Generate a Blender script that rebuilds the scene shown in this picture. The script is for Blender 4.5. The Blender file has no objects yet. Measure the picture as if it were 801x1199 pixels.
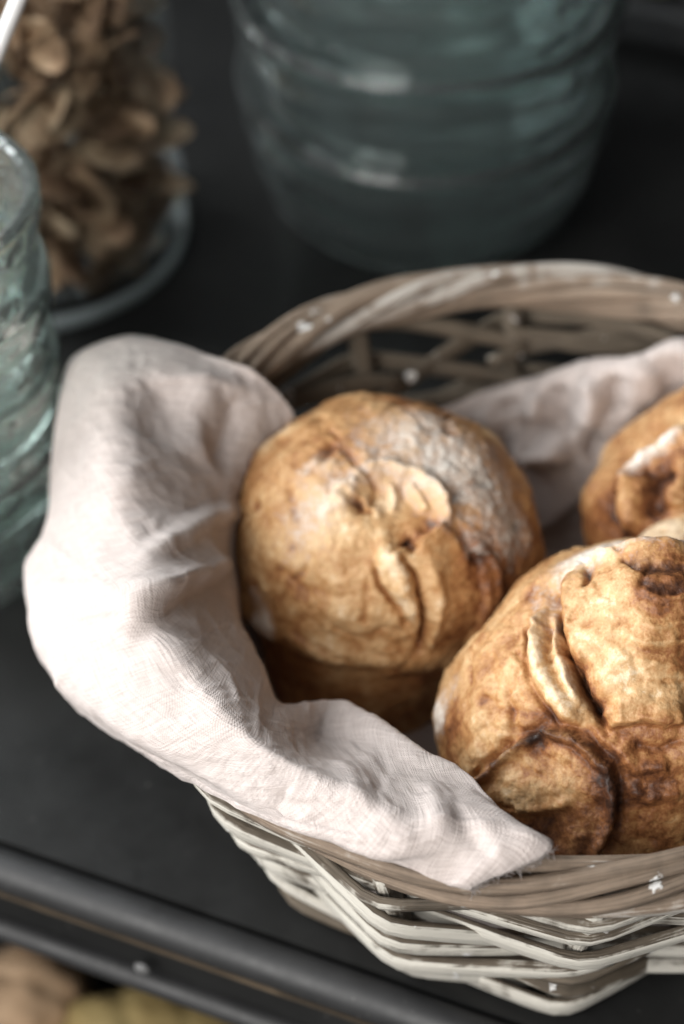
import bpy, bmesh, math, random
import numpy as np
from mathutils import Vector, Matrix, Euler

random.seed(7)
RNG = np.random.default_rng(11)
SC = bpy.context.scene
COL = SC.collection
PI = math.pi

# ------------------------------------------------------------------ camera
CAM = np.array([-.0748, -.536, .667])
S2 = .5 ** .5
FW = np.array([0, S2, -S2]); UPV = np.array([0, S2, S2]); RT = np.array([1., 0, 0])
FPX = 2498.0


def ray(px, py):
    return FW + (px - 400.5) / FPX * RT - (py - 599.5) / FPX * UPV


def at(px, py, z):
    """point of the place at height z that was measured at (px, py) in the photograph"""
    d = ray(px, py)
    return CAM + d * (z - CAM[2]) / d[2]


cd = bpy.data.cameras.new('camera')
cam = bpy.data.objects.new('camera', cd); COL.objects.link(cam)
cam.location = CAM
cam.rotation_euler = (math.radians(45), 0, 0)
cd.sensor_fit = 'VERTICAL'; cd.sensor_height = 36; cd.sensor_width = 24
cd.lens = FPX / 1199 * 36
cd.clip_start = .01; cd.clip_end = 50
cd.dof.use_dof = True
cd.dof.focus_distance = .688
cd.dof.aperture_fstop = 4.4
cd.dof.aperture_blades = 9
SC.camera = cam


# ------------------------------------------------------------------ numpy helpers
_perm = RNG.permutation(256)
_perm = np.concatenate([_perm, _perm, _perm])
_grad = RNG.normal(size=(256, 3)); _grad /= np.linalg.norm(_grad, axis=1)[:, None]


def noise3(P):
    """gradient noise, about -1..1"""
    I = np.floor(P).astype(int); f = P - I; I &= 255
    u = f * f * f * (f * (f * 6 - 15) + 10)
    out = np.zeros(len(P))
    for dx in (0, 1):
        for dy in (0, 1):
            for dz in (0, 1):
                h = _perm[_perm[_perm[I[:, 0] + dx] + I[:, 1] + dy] + I[:, 2] + dz]
                g = _grad[h]
                d = f - np.array([dx, dy, dz])
                w = (u[:, 0] if dx else 1 - u[:, 0]) * (u[:, 1] if dy else 1 - u[:, 1]) * (u[:, 2] if dz else 1 - u[:, 2])
                out += w * (g * d).sum(1)
    return out * 1.6


def fbm(P, octs=4, gain=.5):
    a, s, o = 1., 0., np.zeros(len(P))
    for k in range(octs):
        o += a * noise3(P * (2 ** k) + 17.3 * k); s += a; a *= gain
    return o / s


def sstep(a, b, x):
    t = np.clip((x - a) / (b - a), 0, 1)
    return t * t * (3 - 2 * t)


def polydist(P, L):
    """distance to a polyline, place along it 0..1, and the closest points"""
    L = np.asarray(L, float)
    best = np.full(len(P), 1e9); tt = np.zeros(len(P)); Q = np.zeros_like(P); T = np.zeros_like(P)
    seg = np.linalg.norm(np.diff(L, axis=0), axis=1); cum = np.concatenate([[0], np.cumsum(seg)]); tot = cum[-1]
    for i in range(len(L) - 1):
        d = L[i + 1] - L[i]
        t = np.clip(((P - L[i]) @ d) / (d @ d), 0, 1)
        q = L[i] + t[:, None] * d
        r = np.linalg.norm(P - q, axis=1)
        m = r < best
        best[m] = r[m]; tt[m] = (cum[i] + t[m] * seg[i]) / tot; Q[m] = q[m]; T[m] = d / seg[i]
    return best, tt, Q, T


def pchip(x, Y, xi):
    x = np.asarray(x, float); Y = np.asarray(Y, float)
    h = np.diff(x); d = np.diff(Y, axis=0) / h.reshape((-1,) + (1,) * (Y.ndim - 1))
    m = np.zeros_like(Y); m[0] = d[0]; m[-1] = d[-1]
    a, b = d[:-1], d[1:]
    same = (a * b) > 0
    with np.errstate(divide='ignore', invalid='ignore'):
        hm = 2 * a * b / (a + b)
    m[1:-1] = np.where(same, hm, 0) * .6 + .4 * (a + b) / 2
    k = np.clip(np.searchsorted(x, xi, side='right') - 1, 0, len(x) - 2)
    sh = (-1,) + (1,) * (Y.ndim - 1)
    t = ((xi - x[k]) / h[k]).reshape(sh); hk = h[k].reshape(sh)
    return ((2*t**3 - 3*t**2 + 1) * Y[k] + (t**3 - 2*t**2 + t) * hk * m[k]
            + (-2*t**3 + 3*t**2) * Y[k + 1] + (t**3 - t**2) * hk * m[k + 1])


# ------------------------------------------------------------------ object helpers
def link(name, me, mat, parent=None, smooth=True):
    o = bpy.data.objects.new(name, me); COL.objects.link(o)
    if mat: me.materials.append(mat)
    if smooth:
        me.polygons.foreach_set('use_smooth', [True] * len(me.polygons))
    if parent: o.parent = parent
    return o


def mesh_from(V, Fc, name='mesh'):
    me = bpy.data.meshes.new(name)
    me.from_pydata([tuple(v) for v in V], [], [tuple(f) for f in Fc]); me.update()
    return me


def empty(name, loc=(0, 0, 0), rz=0):
    o = bpy.data.objects.new(name, None); COL.objects.link(o)
    o.location = loc; o.rotation_euler = (0, 0, rz); o.empty_display_size = .02
    return o


def tag(o, label=None, cat=None, group=None, kind=None):
    if label: o['label'] = label
    if cat: o['category'] = cat
    if group: o['group'] = group
    if kind: o['kind'] = kind
    return o


def lathe(prof, n=96, wob=None):
    """closed-profile revolve; prof: list of (r, z)"""
    V = []; Fc = []
    m = len(prof)
    for i in range(n):
        a = 2 * PI * i / n
        for j, (r, z) in enumerate(prof):
            rr, zz = (r, z) if wob is None else wob(r, z, a)
            V.append((rr * math.cos(a), rr * math.sin(a), zz))
    for i in range(n):
        for j in range(m - 1):
            a, b = i * m + j, ((i + 1) % n) * m + j
            if prof[j][0] < 1e-6 and prof[j + 1][0] < 1e-6: continue
            Fc.append((a, b, b + 1, a + 1))
    me = mesh_from(V, Fc)
    bm = bmesh.new(); bm.from_mesh(me)
    bmesh.ops.remove_doubles(bm, verts=bm.verts, dist=1e-6)
    bmesh.ops.recalc_face_normals(bm, faces=bm.faces)
    bm.to_mesh(me); bm.free()
    return me


def sweep(path, secs, up=None, cap=True):
    """sweep cross sections along a path. secs(i, u) -> list of (side, up) offsets"""
    path = np.asarray(path, float); n = len(path)
    tan = np.gradient(path, axis=0); tan /= np.linalg.norm(tan, axis=1)[:, None]
    V = []; Fc = []
    for i in range(n):
        u = np.array((0, 0, 1.)) if up is None else np.asarray(up[i], float)
        side = np.cross(tan[i], u); side /= np.linalg.norm(side) + 1e-9
        u2 = np.cross(side, tan[i])
        s = secs(i, i / (n - 1)); m = len(s)
        for a, b in s: V.append(path[i] + side * a + u2 * b)
    for i in range(n - 1):
        for j in range(m):
            k = (j + 1) % m
            Fc.append((i * m + j, i * m + k, (i + 1) * m + k, (i + 1) * m + j))
    if cap:
        Fc.append(tuple(range(m))[::-1]); Fc.append(tuple((n - 1) * m + j for j in range(m)))
    return V, Fc


def fix_normals(me):
    bm = bmesh.new(); bm.from_mesh(me)
    bmesh.ops.recalc_face_normals(bm, faces=bm.faces)
    bm.to_mesh(me); bm.free()


# ------------------------------------------------------------------ materials
def new_mat(name):
    m = bpy.data.materials.new(name); m.use_nodes = True
    nt = m.node_tree; b = nt.nodes['Principled BSDF']
    return m, nt, b


class G:
    """terse node graph building"""
    def __init__(s, nt): s.nt = nt

    def n(s, t, **kw):
        x = s.nt.nodes.new(t)
        for k, v in kw.items():
            if k.startswith('_'): setattr(x, k[1:], v)
            else: x.inputs[k.replace('__', ' ')].default_value = v
        return x

    def l(s, a, b): s.nt.links.new(a, b)

    def math(s, op, a, b=None, c=None):
        x = s.nt.nodes.new('ShaderNodeMath'); x.operation = op
        for i, v in enumerate((a, b, c)):
            if v is None: continue
            if isinstance(v, (int, float)): x.inputs[i].default_value = v
            else: s.l(v, x.inputs[i])
        return x.outputs[0]

    def ramp(s, fac, stops, interp='LINEAR'):
        x = s.nt.nodes.new('ShaderNodeValToRGB'); x.color_ramp.interpolation = interp
        cr = x.color_ramp
        while len(cr.elements) < len(stops): cr.elements.new(.5)
        for e, (p, c) in zip(cr.elements, stops):
            e.position = p; e.color = (*c, 1) if len(c) == 3 else c
        s.l(fac, x.inputs[0]); return x.outputs[0]

    def mix(s, fac, a, b, blend='MIX'):
        x = s.nt.nodes.new('ShaderNodeMix'); x.data_type = 'RGBA'; x.blend_type = blend
        for sock, v in ((x.inputs[0], fac), (x.inputs[6], a), (x.inputs[7], b)):
            if isinstance(v, (int, float)): sock.default_value = v
            elif isinstance(v, tuple): sock.default_value = (*v, 1)
            else: s.l(v, sock)
        return x.outputs[2]

    def noise(s, scale, vec=None, detail=4, rough=.55, dist=0):
        x = s.n('ShaderNodeTexNoise', Scale=scale, Detail=detail, Roughness=rough, Distortion=dist)
        if vec is not None: s.l(vec, x.inputs['Vector'])
        return x.outputs['Fac']

    def bump(s, h, strength, dist, norm=None):
        x = s.n('ShaderNodeBump', Strength=strength, Distance=dist)
        s.l(h, x.inputs['Height'])
        if norm is not None: s.l(norm, x.inputs['Normal'])
        return x.outputs[0]


def mat_crust():
    m, nt, b = new_mat('baked_crust'); g = G(nt)
    at_ = g.n('ShaderNodeAttribute', _attribute_name='tone')
    sep = g.n('ShaderNodeSeparateColor'); g.l(at_.outputs['Color'], sep.inputs[0])
    bake, flour, char = sep.outputs
    tc = g.n('ShaderNodeTexCoord').outputs['Object']
    n1 = g.noise(90, tc, 6, .62, .6); n2 = g.noise(330, tc, 5, .6); n3 = g.noise(38, tc, 5, .6, 1.0); n4 = g.noise(1000, tc, 3, .6)
    t = g.math('ADD', bake, g.math('MULTIPLY', g.math("SUBTRACT", n1, .5), .74))
    t = g.math('ADD', t, g.math('MULTIPLY', g.math('ADD', g.math('SUBTRACT', n2, .5), g.math('MULTIPLY', g.math('SUBTRACT', n4, .5), .6)), .56))
    t = g.math('ADD', t, g.math('MULTIPLY', g.math("SUBTRACT", n3, .5), .50))
    col = g.ramp(t, [(0.0, (.76, .59, .40)), (.18, (.60, .385, .195)), (.40, (.42, .215, .085)), (.60, (.25, .098, .035)), (.80, (.10, .036, .015)), (1., (.035, .015, .009))])
    fn = g.math('ADD', g.math('MULTIPLY', g.math('SUBTRACT', n4, .5), 1.3), g.math('ADD', g.math('MULTIPLY', g.math('SUBTRACT', n2, .5), 1.5), g.math('MULTIPLY', g.math('SUBTRACT', n1, .5), 1.2)))
    ff = g.ramp(g.math('ADD', flour, g.math('MULTIPLY', fn, g.math('MULTIPLY_ADD', flour, .8, .2))), [(.30, (0, 0, 0)), (1.05 if False else 1.0, (1, 1, 1))])
    col = g.mix(g.math('MULTIPLY', ff, .92), col, (.84, .785, .705))
    ch = g.math('ADD', char, g.math('MULTIPLY', g.math('SUBTRACT', n2, .5), g.math('MULTIPLY', char, 1.3)))
    ch = g.ramp(ch, [(.2, (0, 0, 0)), (.95, (1, 1, 1))])
    col = g.mix(ch, col, (.022, .012, .009))
    g.l(col, b.inputs['Base Color'])
    rg = g.ramp(ff, [(0, (.47,) * 3), (1, (.85,) * 3)]); g.l(rg, b.inputs['Roughness'])
    b.inputs['Specular IOR Level'].default_value = .32
    v = g.n('ShaderNodeTexVoronoi', Scale=420.); g.l(tc, v.inputs['Vector'])
    h = g.math('ADD', g.math('MULTIPLY', n1, .8), g.math('ADD', g.math('MULTIPLY_ADD', n4, .22, g.math('MULTIPLY', n2, .65)), g.math('MULTIPLY', v.outputs[0], .30)))
    g.l(g.bump(h, .55, .0014), b.inputs['Normal'])
    return m


def mat_linen():
    m, nt, b = new_mat('washed_linen'); g = G(nt)
    uv = g.n('ShaderNodeUVMap', _uv_map='UVMap').outputs[0]
    tc = g.n('ShaderNodeTexCoord').outputs['Object']
    wn = g.n('ShaderNodeTexNoise', Scale=160., Detail=2.); g.l(tc, wn.inputs['Vector'])
    sub = g.n('ShaderNodeVectorMath', _operation='SUBTRACT'); g.l(wn.outputs['Color'], sub.inputs[0]); sub.inputs[1].default_value = (.5, .5, .5)
    sc = g.n('ShaderNodeVectorMath', _operation='SCALE', Scale=.0016); g.l(sub.outputs[0], sc.inputs[0])
    ad = g.n('ShaderNodeVectorMath', _operation='ADD'); g.l(uv, ad.inputs[0]); g.l(sc.outputs[0], ad.inputs[1])
    sx = g.n('ShaderNodeSeparateXYZ'); g.l(ad.outputs[0], sx.inputs[0])
    p = 2 * PI / .0012
    su = g.math('SINE', g.math('MULTIPLY', sx.outputs[0], p)); sv = g.math('SINE', g.math('MULTIPLY', sx.outputs[1], p))
    w = g.math('MULTIPLY', su, sv)
    # slubs: threads of uneven weight
    mu = g.n('ShaderNodeMapping'); mu.inputs['Scale'].default_value = (1050, 75, 1); g.l(uv, mu.inputs[0])
    mv = g.n('ShaderNodeMapping'); mv.inputs['Scale'].default_value = (75, 1050, 1); g.l(uv, mv.inputs[0])
    nu = g.noise(1., mu.outputs[0], 2); nv = g.noise(1., mv.outputs[0], 2)
    sl = g.math('ADD', nu, nv)
    h = g.math('ADD', g.math('MULTIPLY', w, .14), g.math('MULTIPLY', sl, .9))
    big = g.noise(55, tc, 6, .6, .8)
    n = g.bump(big, .35, .0012)
    n = g.bump(h, .85, .0006, n)
    g.l(n, b.inputs['Normal'])
    col = g.ramp(g.math('ADD', g.math('MULTIPLY', sl, .5), g.math('MULTIPLY', w, .10)), [(.34, (.50, .430, .402)), (.64, (.72, .640, .603))])
    g.l(col, b.inputs['Base Color'])
    b.inputs['Roughness'].default_value = .9
    b.inputs['Specular IOR Level'].default_value = .15
    b.inputs['Sheen Weight'].default_value = .25
    b.inputs['Sheen Roughness'].default_value = .5
    tr = g.n('ShaderNodeBsdfTranslucent'); tr.inputs[0].default_value = (.75, .62, .55, 1)
    mx = g.n('ShaderNodeMixShader'); mx.inputs[0].default_value = .18
    out = nt.nodes['Material Output']
    g.l(b.outputs[0], mx.inputs[1]); g.l(tr.outputs[0], mx.inputs[2]); g.l(mx.outputs[0], out.inputs[0])
    return m


def mat_willow(name, bare, washed, wash, inside):
    """willow rods, partly rubbed with white paint"""
    m, nt, b = new_mat(name); g = G(nt)
    uv = g.n('ShaderNodeUVMap', _uv_map='UVMap').outputs[0]
    tc = g.n('ShaderNodeTexCoord').outputs['Object']
    rnd = g.n('ShaderNodeObjectInfo').outputs['Random']
    mp = g.n('ShaderNodeMapping'); mp.inputs['Scale'].default_value = (45, 900, 1); g.l(uv, mp.inputs[0])
    st = g.noise(1., mp.outputs[0], 5, .6)
    n1 = g.noise(60, tc, 5, .6, .5); n2 = g.noise(420, tc, 4, .6)
    col = g.ramp(g.math('ADD', g.math('MULTIPLY', st, .6), g.math('MULTIPLY', n1, .45)), [(.3, tuple(c * .38 for c in bare)), (.52, bare), (.75, tuple(min(1, c * 1.5) for c in bare))])
    f = g.math('ADD', g.math('ADD', g.math('MULTIPLY', n1, .9), g.math('MULTIPLY', st, .55)), g.math('MULTIPLY', g.math('SUBTRACT', rnd, .5), .42))
    f = g.math('ADD', f, wash)
    sp = g.n('ShaderNodeVectorMath', _operation='MULTIPLY'); g.l(tc, sp.inputs[0]); sp.inputs[1].default_value = (7, 7, 0)
    dp = g.n('ShaderNodeVectorMath', _operation='DOT_PRODUCT'); g.l(sp.outputs[0], dp.inputs[0]); g.l(g.n('ShaderNodeNewGeometry').outputs['True Normal'], dp.inputs[1])
    f = g.math('ADD', f, g.math('MULTIPLY', g.math('SUBTRACT', dp.outputs['Value'], .3), inside))   # wash fades on inner faces: left bare, and the interior's shade put into colour
    f = g.ramp(f, [(.74, (0, 0, 0)), (.90, (1, 1, 1))])
    col = g.mix(g.math('MULTIPLY', f, .85), col, washed)
    vo = g.n('ShaderNodeTexVoronoi', Scale=62.); g.l(tc, vo.inputs['Vector'])   # flecks of thick paint
    fl = g.math('ADD', vo.outputs[0], g.math('MULTIPLY_ADD', n1, .75, g.math('MULTIPLY', n2, .40)))
    fl = g.ramp(fl, [(.60, (1, 1, 1)), (.66, (0, 0, 0))])
    col = g.mix(fl, col, (.82, .81, .79))
    g.l(col, b.inputs['Base Color'])
    b.inputs['Roughness'].default_value = .66
    g.l(g.bump(g.math('ADD', g.math('MULTIPLY', st, 2.6), g.math('ADD', g.math('MULTIPLY', n2, .4), fl)), .6, .0007), b.inputs['Normal'])
    return m


def mat_metal(name, base, rough, spec=.5):
    m, nt, b = new_mat(name); g = G(nt)
    tc = g.n('ShaderNodeTexCoord').outputs['Object']
    n1 = g.noise(9, tc, 6, .6, .5); n2 = g.noise(260, tc, 4, .6); n3 = g.noise(45, tc, 5, .65)
    g.l(g.ramp(g.math('ADD', g.math('MULTIPLY', n1, .6), g.math('MULTIPLY', n3, .4)), [(.3, tuple(c * .72 for c in base)), (.7, tuple(c * 1.3 for c in base))]), b.inputs['Base Color'])
    g.l(g.ramp(g.math('ADD', g.math('MULTIPLY', n3, .7), g.math('MULTIPLY', n2, .3)), [(.3, (rough - .1,) * 3), (.7, (rough + .12,) * 3)]), b.inputs['Roughness'])
    b.inputs['Specular IOR Level'].default_value = spec
    # dust and fine scratches
    mp = g.n('ShaderNodeMapping'); mp.inputs['Rotation'].default_value = (0, 0, .5); mp.inputs['Scale'].default_value = (14, 900, 40); g.l(tc, mp.inputs[0])
    sc_ = g.noise(1., mp.outputs[0], 3, .6)
    du = g.n('ShaderNodeTexVoronoi', Scale=160.); g.l(tc, du.inputs['Vector'])
    dm = g.math('MULTIPLY', g.ramp(du.outputs[0], [(.05, (1, 1, 1)), (.11, (0, 0, 0))]), g.ramp(n3, [(.5, (0, 0, 0)), (.62, (1, 1, 1))]))
    dm = g.math('ADD', g.math('MULTIPLY', dm, .55), g.math('ADD', g.math('MULTIPLY', g.ramp(sc_, [(.66, (0, 0, 0)), (.80, (1, 1, 1))]), .22), g.math('MULTIPLY', g.ramp(n1, [(.45, (0, 0, 0)), (.8, (1, 1, 1))]), .05)))
    src = b.inputs['Base Color'].links[0].from_socket
    g.l(g.mix(dm, src, (.16, .155, .145)), b.inputs['Base Color'])
    g.l(g.bump(n2, .12, .0004), b.inputs['Normal'])
    return m


def mat_glass(name, tint, rough=.02, clear=.62, wavy=.5):
    m, nt, b = new_mat(name); g = G(nt)
    tc = g.n('ShaderNodeTexCoord').outputs['Object']
    n1 = g.noise(34, tc, 3, .5, .6)
    b.inputs['Base Color'].default_value = (*tint, 1)
    b.inputs['Transmission Weight'].default_value = clear
    b.inputs['Roughness'].default_value = rough
    b.inputs['IOR'].default_value = 1.48
    n2 = g.noise(80, tc, 2, .5, .3)
    g.l(g.bump(g.math('MULTIPLY_ADD', n2, .35, n1), wavy, .0055), b.inputs['Normal'])
    return m


def mat_thin_glass(name, tint):
    """thin clear wall: lets light straight through, mirrors by Fresnel"""
    m, nt, b = new_mat(name); g = G(nt); nt.nodes.remove(b)
    t = g.n('ShaderNodeBsdfTransparent'); t.inputs[0].default_value = (*tint, 1)
    gl = g.n('ShaderNodeBsdfGlossy', Roughness=.04)
    lw = g.n('ShaderNodeLayerWeight', Blend=.5)
    fr = g.math('MULTIPLY_ADD', g.math('POWER', lw.outputs['Facing'], 4.), .75, .05)
    mx = g.n('ShaderNodeMixShader')
    g.l(fr, mx.inputs[0]); g.l(t.outputs[0], mx.inputs[1]); g.l(gl.outputs[0], mx.inputs[2])
    g.l(mx.outputs[0], nt.nodes['Material Output'].inputs[0])
    return m


def mat_simple(name, stops, scale=60, rough=.6, bumpd=.001, spec=.4):
    m, nt, b = new_mat(name); g = G(nt)
    tc = g.n('ShaderNodeTexCoord').outputs['Object']
    rnd = g.n('ShaderNodeObjectInfo').outputs['Random']
    n = g.noise(scale, tc, 6, .6, .6)
    g.l(g.ramp(g.math('ADD', n, g.math('MULTIPLY', g.math('SUBTRACT', rnd, .5), .35)), stops), b.inputs['Base Color'])
    b.inputs['Roughness'].default_value = rough
    b.inputs['Specular IOR Level'].default_value = spec
    g.l(g.bump(n, .5, bumpd), b.inputs['Normal'])
    return m


CRUST = mat_crust()
LINEN = mat_linen()
WILLOW = mat_willow('washed_willow', (.105, .082, .058), (.66, .63, .56), -.06, .38)
RIMW = mat_willow('rim_willow', (.225, .168, .122), (.47, .44, .40), -.04, .06)
STEEL = mat_metal('charcoal_metal', (.0105, .0107, .0106), .5, .28)
EDGE = mat_metal('edge_metal', (.018, .0182, .019), .54)
TAN_REFLECTION = mat_simple('painted_tan_reflection', [(.3, (.030, .024, .018)), (.55, (.075, .056, .038)), (.75, (.14, .105, .07))], 25, .5)  # warm reflection of the loaves, put into a tan colour
SCREW = mat_metal('screw_metal', (.16, .16, .16), .3)
HOLE = mat_metal('hole_shade', (.006, .006, .006), .6)  # black that paints the dark of the apron's holes
GREEN = mat_glass('recycled_green_glass', (.91, .985, .958), .0, .975)
TEAL = mat_glass('smoky_teal_glass', (.88, .962, .952), .02, .98, .32)
CLEAR = mat_thin_glass('clear_jar_glass', (.975, .98, .975))
CHIP = mat_simple('dried_chip', [(.2, (.09, .043, .022)), (.5, (.34, .225, .14)), (.8, (.60, .46, .32))], 45, .7)
LOAF = mat_simple('tan_loaf', [(.25, (.26, .15, .08)), (.55, (.42, .28, .17)), (.8, (.52, .38, .26))], 30, .7)
OLIVE = mat_simple('olive_loaf', [(.25, (.13, .085, .03)), (.55, (.24, .175, .07)), (.8, (.32, .25, .11))], 30, .7)
LEAF = mat_simple('leaf_green', [(.3, (.05, .065, .02)), (.7, (.13, .15, .04))], 60, .5)
BRIGHT = mat_metal('polished_steel', (.8, .8, .8), .25)

# ------------------------------------------------------------------ shelf
YAW = math.atan2(-.0732, .1799)
TD = np.array([math.cos(YAW), math.sin(YAW), 0]); ND = np.array([-TD[1], TD[0], 0])   # along the front edge, and inwards
E0 = -.121                      # the front edge's place along ND
rot = Matrix.Rotation(YAW, 4, 'Z')


def shelf_piece(name, prof, mat, parent, half=1.3, bev=True, smooth=True, t0=None, t1=None):
    """extrude a closed (n, z) outline along the shelf"""
    t0 = -half if t0 is None else t0; t1 = half if t1 is None else t1
    V = [TD * t0 + ND * n + np.array([0, 0, z]) for n, z in prof] + [TD * t1 + ND * n + np.array([0, 0, z]) for n, z in prof]
    m = len(prof)
    Fc = [(j, (j + 1) % m, m + (j + 1) % m, m + j) for j in range(m)] + [tuple(range(m))[::-1], tuple(range(m, 2 * m))]
    me = mesh_from(V, Fc); fix_normals(me)
    o = link(name, me, mat, parent, smooth)
    if smooth:
        mod = o.modifiers.new('split', 'EDGE_SPLIT'); mod.split_angle = math.radians(40)
    return o


def arc(cn, cz, r, a0, a1, n=12):
    return [(cn + r * math.cos(math.radians(a0 + (a1 - a0) * i / n)), cz + r * math.sin(math.radians(a0 + (a1 - a0) * i / n))) for i in range(n + 1)]


shelf = empty('metal_shelf')
tag(shelf, 'charcoal metal shelf with rolled front edge carrying the basket', 'shelf')
shelf_piece('shelf_top', [(E0, -.004), (E0, 0), (.52, 0), (.52, -.004)], STEEL, shelf, smooth=False)
e = E0 - .0080
shelf_piece('rolled_edge', arc(e, -.0062, .0080, 20, 270, 22) + [(e + .003, -.0142), (e + .003, -.012), (e + .0075, -.005)], EDGE, shelf)
shelf_piece('apron', [(e + .0015, -.013), (e + .0015, -.042), (e + .0065, -.042), (e + .0065, -.013)], STEEL, shelf, smooth=False)
shelf_piece('lower_flange', arc(e - .0005, -.0470, .0052, 60, 300, 16) + [(e + .009, -.0516), (e + .009, -.0424)], EDGE, shelf)


def disc_on_apron(name, px, py, r, mat, dn, z):
    # axis along -ND
    d = ray(px, py); n0 = e + dn
    t = (n0 - CAM @ ND) / (d @ ND); p = CAM + d * t
    bm = bmesh.new()
    bmesh.ops.create_cone(bm, cap_ends=True, segments=24, radius1=r, radius2=r * .8, depth=.0022)
    bmesh.ops.bevel(bm, geom=[x for x in bm.edges], offset=.0004, segments=2, affect='EDGES')
    bm.transform(Matrix.Translation(Vector(p)) @ Vector(-ND).to_track_quat('Z', 'Y').to_matrix().to_4x4())
    me = bpy.data.meshes.new(name); bm.to_mesh(me); bm.free()
    return link(name, me, mat, shelf)


shelf_piece('tan_reflection_strip', [(e - .0044, -.0160), (e - .0044, -.0182), (e + .0012, -.0190), (e + .0012, -.0164)], TAN_REFLECTION, shelf, smooth=False)  # tan strip added in place of the loaves' reflection under the edge
disc_on_apron('hole_disc', 226, 1120, .0048, HOLE, .0012, 0)  # black discs put on the apron in place of its dark holes
disc_on_apron('hole_disc', 2, 1042, .0048, HOLE, .0012, 0)
disc_on_apron('rivet', 166, 1134, .0034, SCREW, -.0050, 0)
# rails at the back of the shelf
for nn, zz, hh in ((.470, .022, .022), (.525, .062, .022)):
    o = shelf_piece('back_rail', [(nn, zz), (nn + .03, zz), (nn + .03, zz + hh), (nn, zz + hh)], EDGE, shelf, smooth=False)
    bv = o.modifiers.new('bevel', 'BEVEL'); bv.width = .004; bv.segments = 3
# lower level of the shelf, seen below the front edge
lower = shelf_piece('lower_board', [(E0 - .05, -.262), (E0 - .05, -.256), (.52, -.256), (.52, -.262)], STEEL, shelf, smooth=False)
for tt_ in (-1.25, 1.25):
    for nn in (E0 + .02, .49):
        p = TD * tt_ + ND * nn
        V = [(p[0] + dx, p[1] + dy, z) for z in (-.8, .3 if nn > 0 else -.03) for dx, dy in ((-.012, -.012), (.012, -.012), (.012, .012), (-.012, .012))]
        link('leg', mesh_from(V, [(0, 1, 2, 3), (7, 6, 5, 4), (0, 4, 5, 1), (1, 5, 6, 2), (2, 6, 7, 3), (3, 7, 4, 0)]), EDGE, shelf, False)
fl = mesh_from([(-8, -8, -.8), (8, -8, -.8), (8, 8, -.8), (-8, 8, -.8)], [(0, 1, 2, 3)])
FLOOR = mat_simple('dark_floor', [(.3, (.035, .033, .030)), (.7, (.06, .056, .05))], 6, .6)
tag(link('floor', fl, FLOOR, None, False), 'dark floor under the shelf', 'floor', kind='structure')

# ------------------------------------------------------------------ basket
RR, RZ = .1485, .1140           # rim circle
RB, HB = .115, .104             # foot radius, wall height


def wall_r(z): return RB + (RR + .0015 - RB) * (z / HB)


basket = empty('wicker_basket')
tag(basket, 'round whitewashed wicker basket lined with a pale cloth, full of rolls', 'basket')
NST = 14
st0 = math.radians(220)    # a stake stands where the photograph shows one, front left
stakes = [st0 + 2 * PI * k / NST for k in range(NST)]


def add_uv(me, per, n, length, width):
    uvl = me.uv_layers.new(name='UVMap')
    ids = np.zeros(len(me.loops), int); me.loops.foreach_get('vertex_index', ids)
    i = ids // per; j = ids % per
    uv = np.stack([i / max(1, n - 1) * length, j / per * width], 1)
    uvl.data.foreach_set('uv', uv.astype(np.float32).ravel())


def rod(name, path, rx, rz, up, parent, mat, taper=.12, seg=10, flat=False):
    n = len(path)
    ph = random.random() * 50
    def secs(i, u):
        k = 1 - taper * (2 * abs(u - .5)) ** 3
        out = []
        for j in range(seg):
            a = 2 * PI * j / seg
            w = 1 + .09 * math.sin(3 * a + ph + 5 * u) + .06 * math.sin(9 * u + ph * 2 + a)
            c_, s_ = math.cos(a), math.sin(a)
            if flat: c_ = math.copysign(abs(c_) ** .6, c_); s_ = math.copysign(abs(s_) ** .6, s_)   # a split, flat-sided rod
            out.append((rx * k * w * c_, rz * k * w * s_))
        return out
    V, Fc = sweep(path, secs, up)
    me = mesh_from(V, Fc)
    L = np.linalg.norm(np.diff(np.asarray(path), axis=0), axis=1).sum()
    add_uv(me, seg, n, L, .025)
    uvl = me.uv_layers[0]
    off = random.random() * 3
    a = np.zeros(len(me.loops) * 2, np.float32); uvl.data.foreach_get('uv', a); a = a.reshape(-1, 2); a += off; uvl.data.foreach_set('uv', a.ravel())
    return link(name, me, mat, parent)


# stakes
for a in stakes:
    zs = np.linspace(.002, HB + .006, 10)
    path = [((wall_r(z)) * math.cos(a), (wall_r(z)) * math.sin(a), z) for z in zs]
    rod('stake', path, .0042, .0042, [(-math.sin(a), math.cos(a), 0)] * 10, basket, WILLOW, .0)

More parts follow.
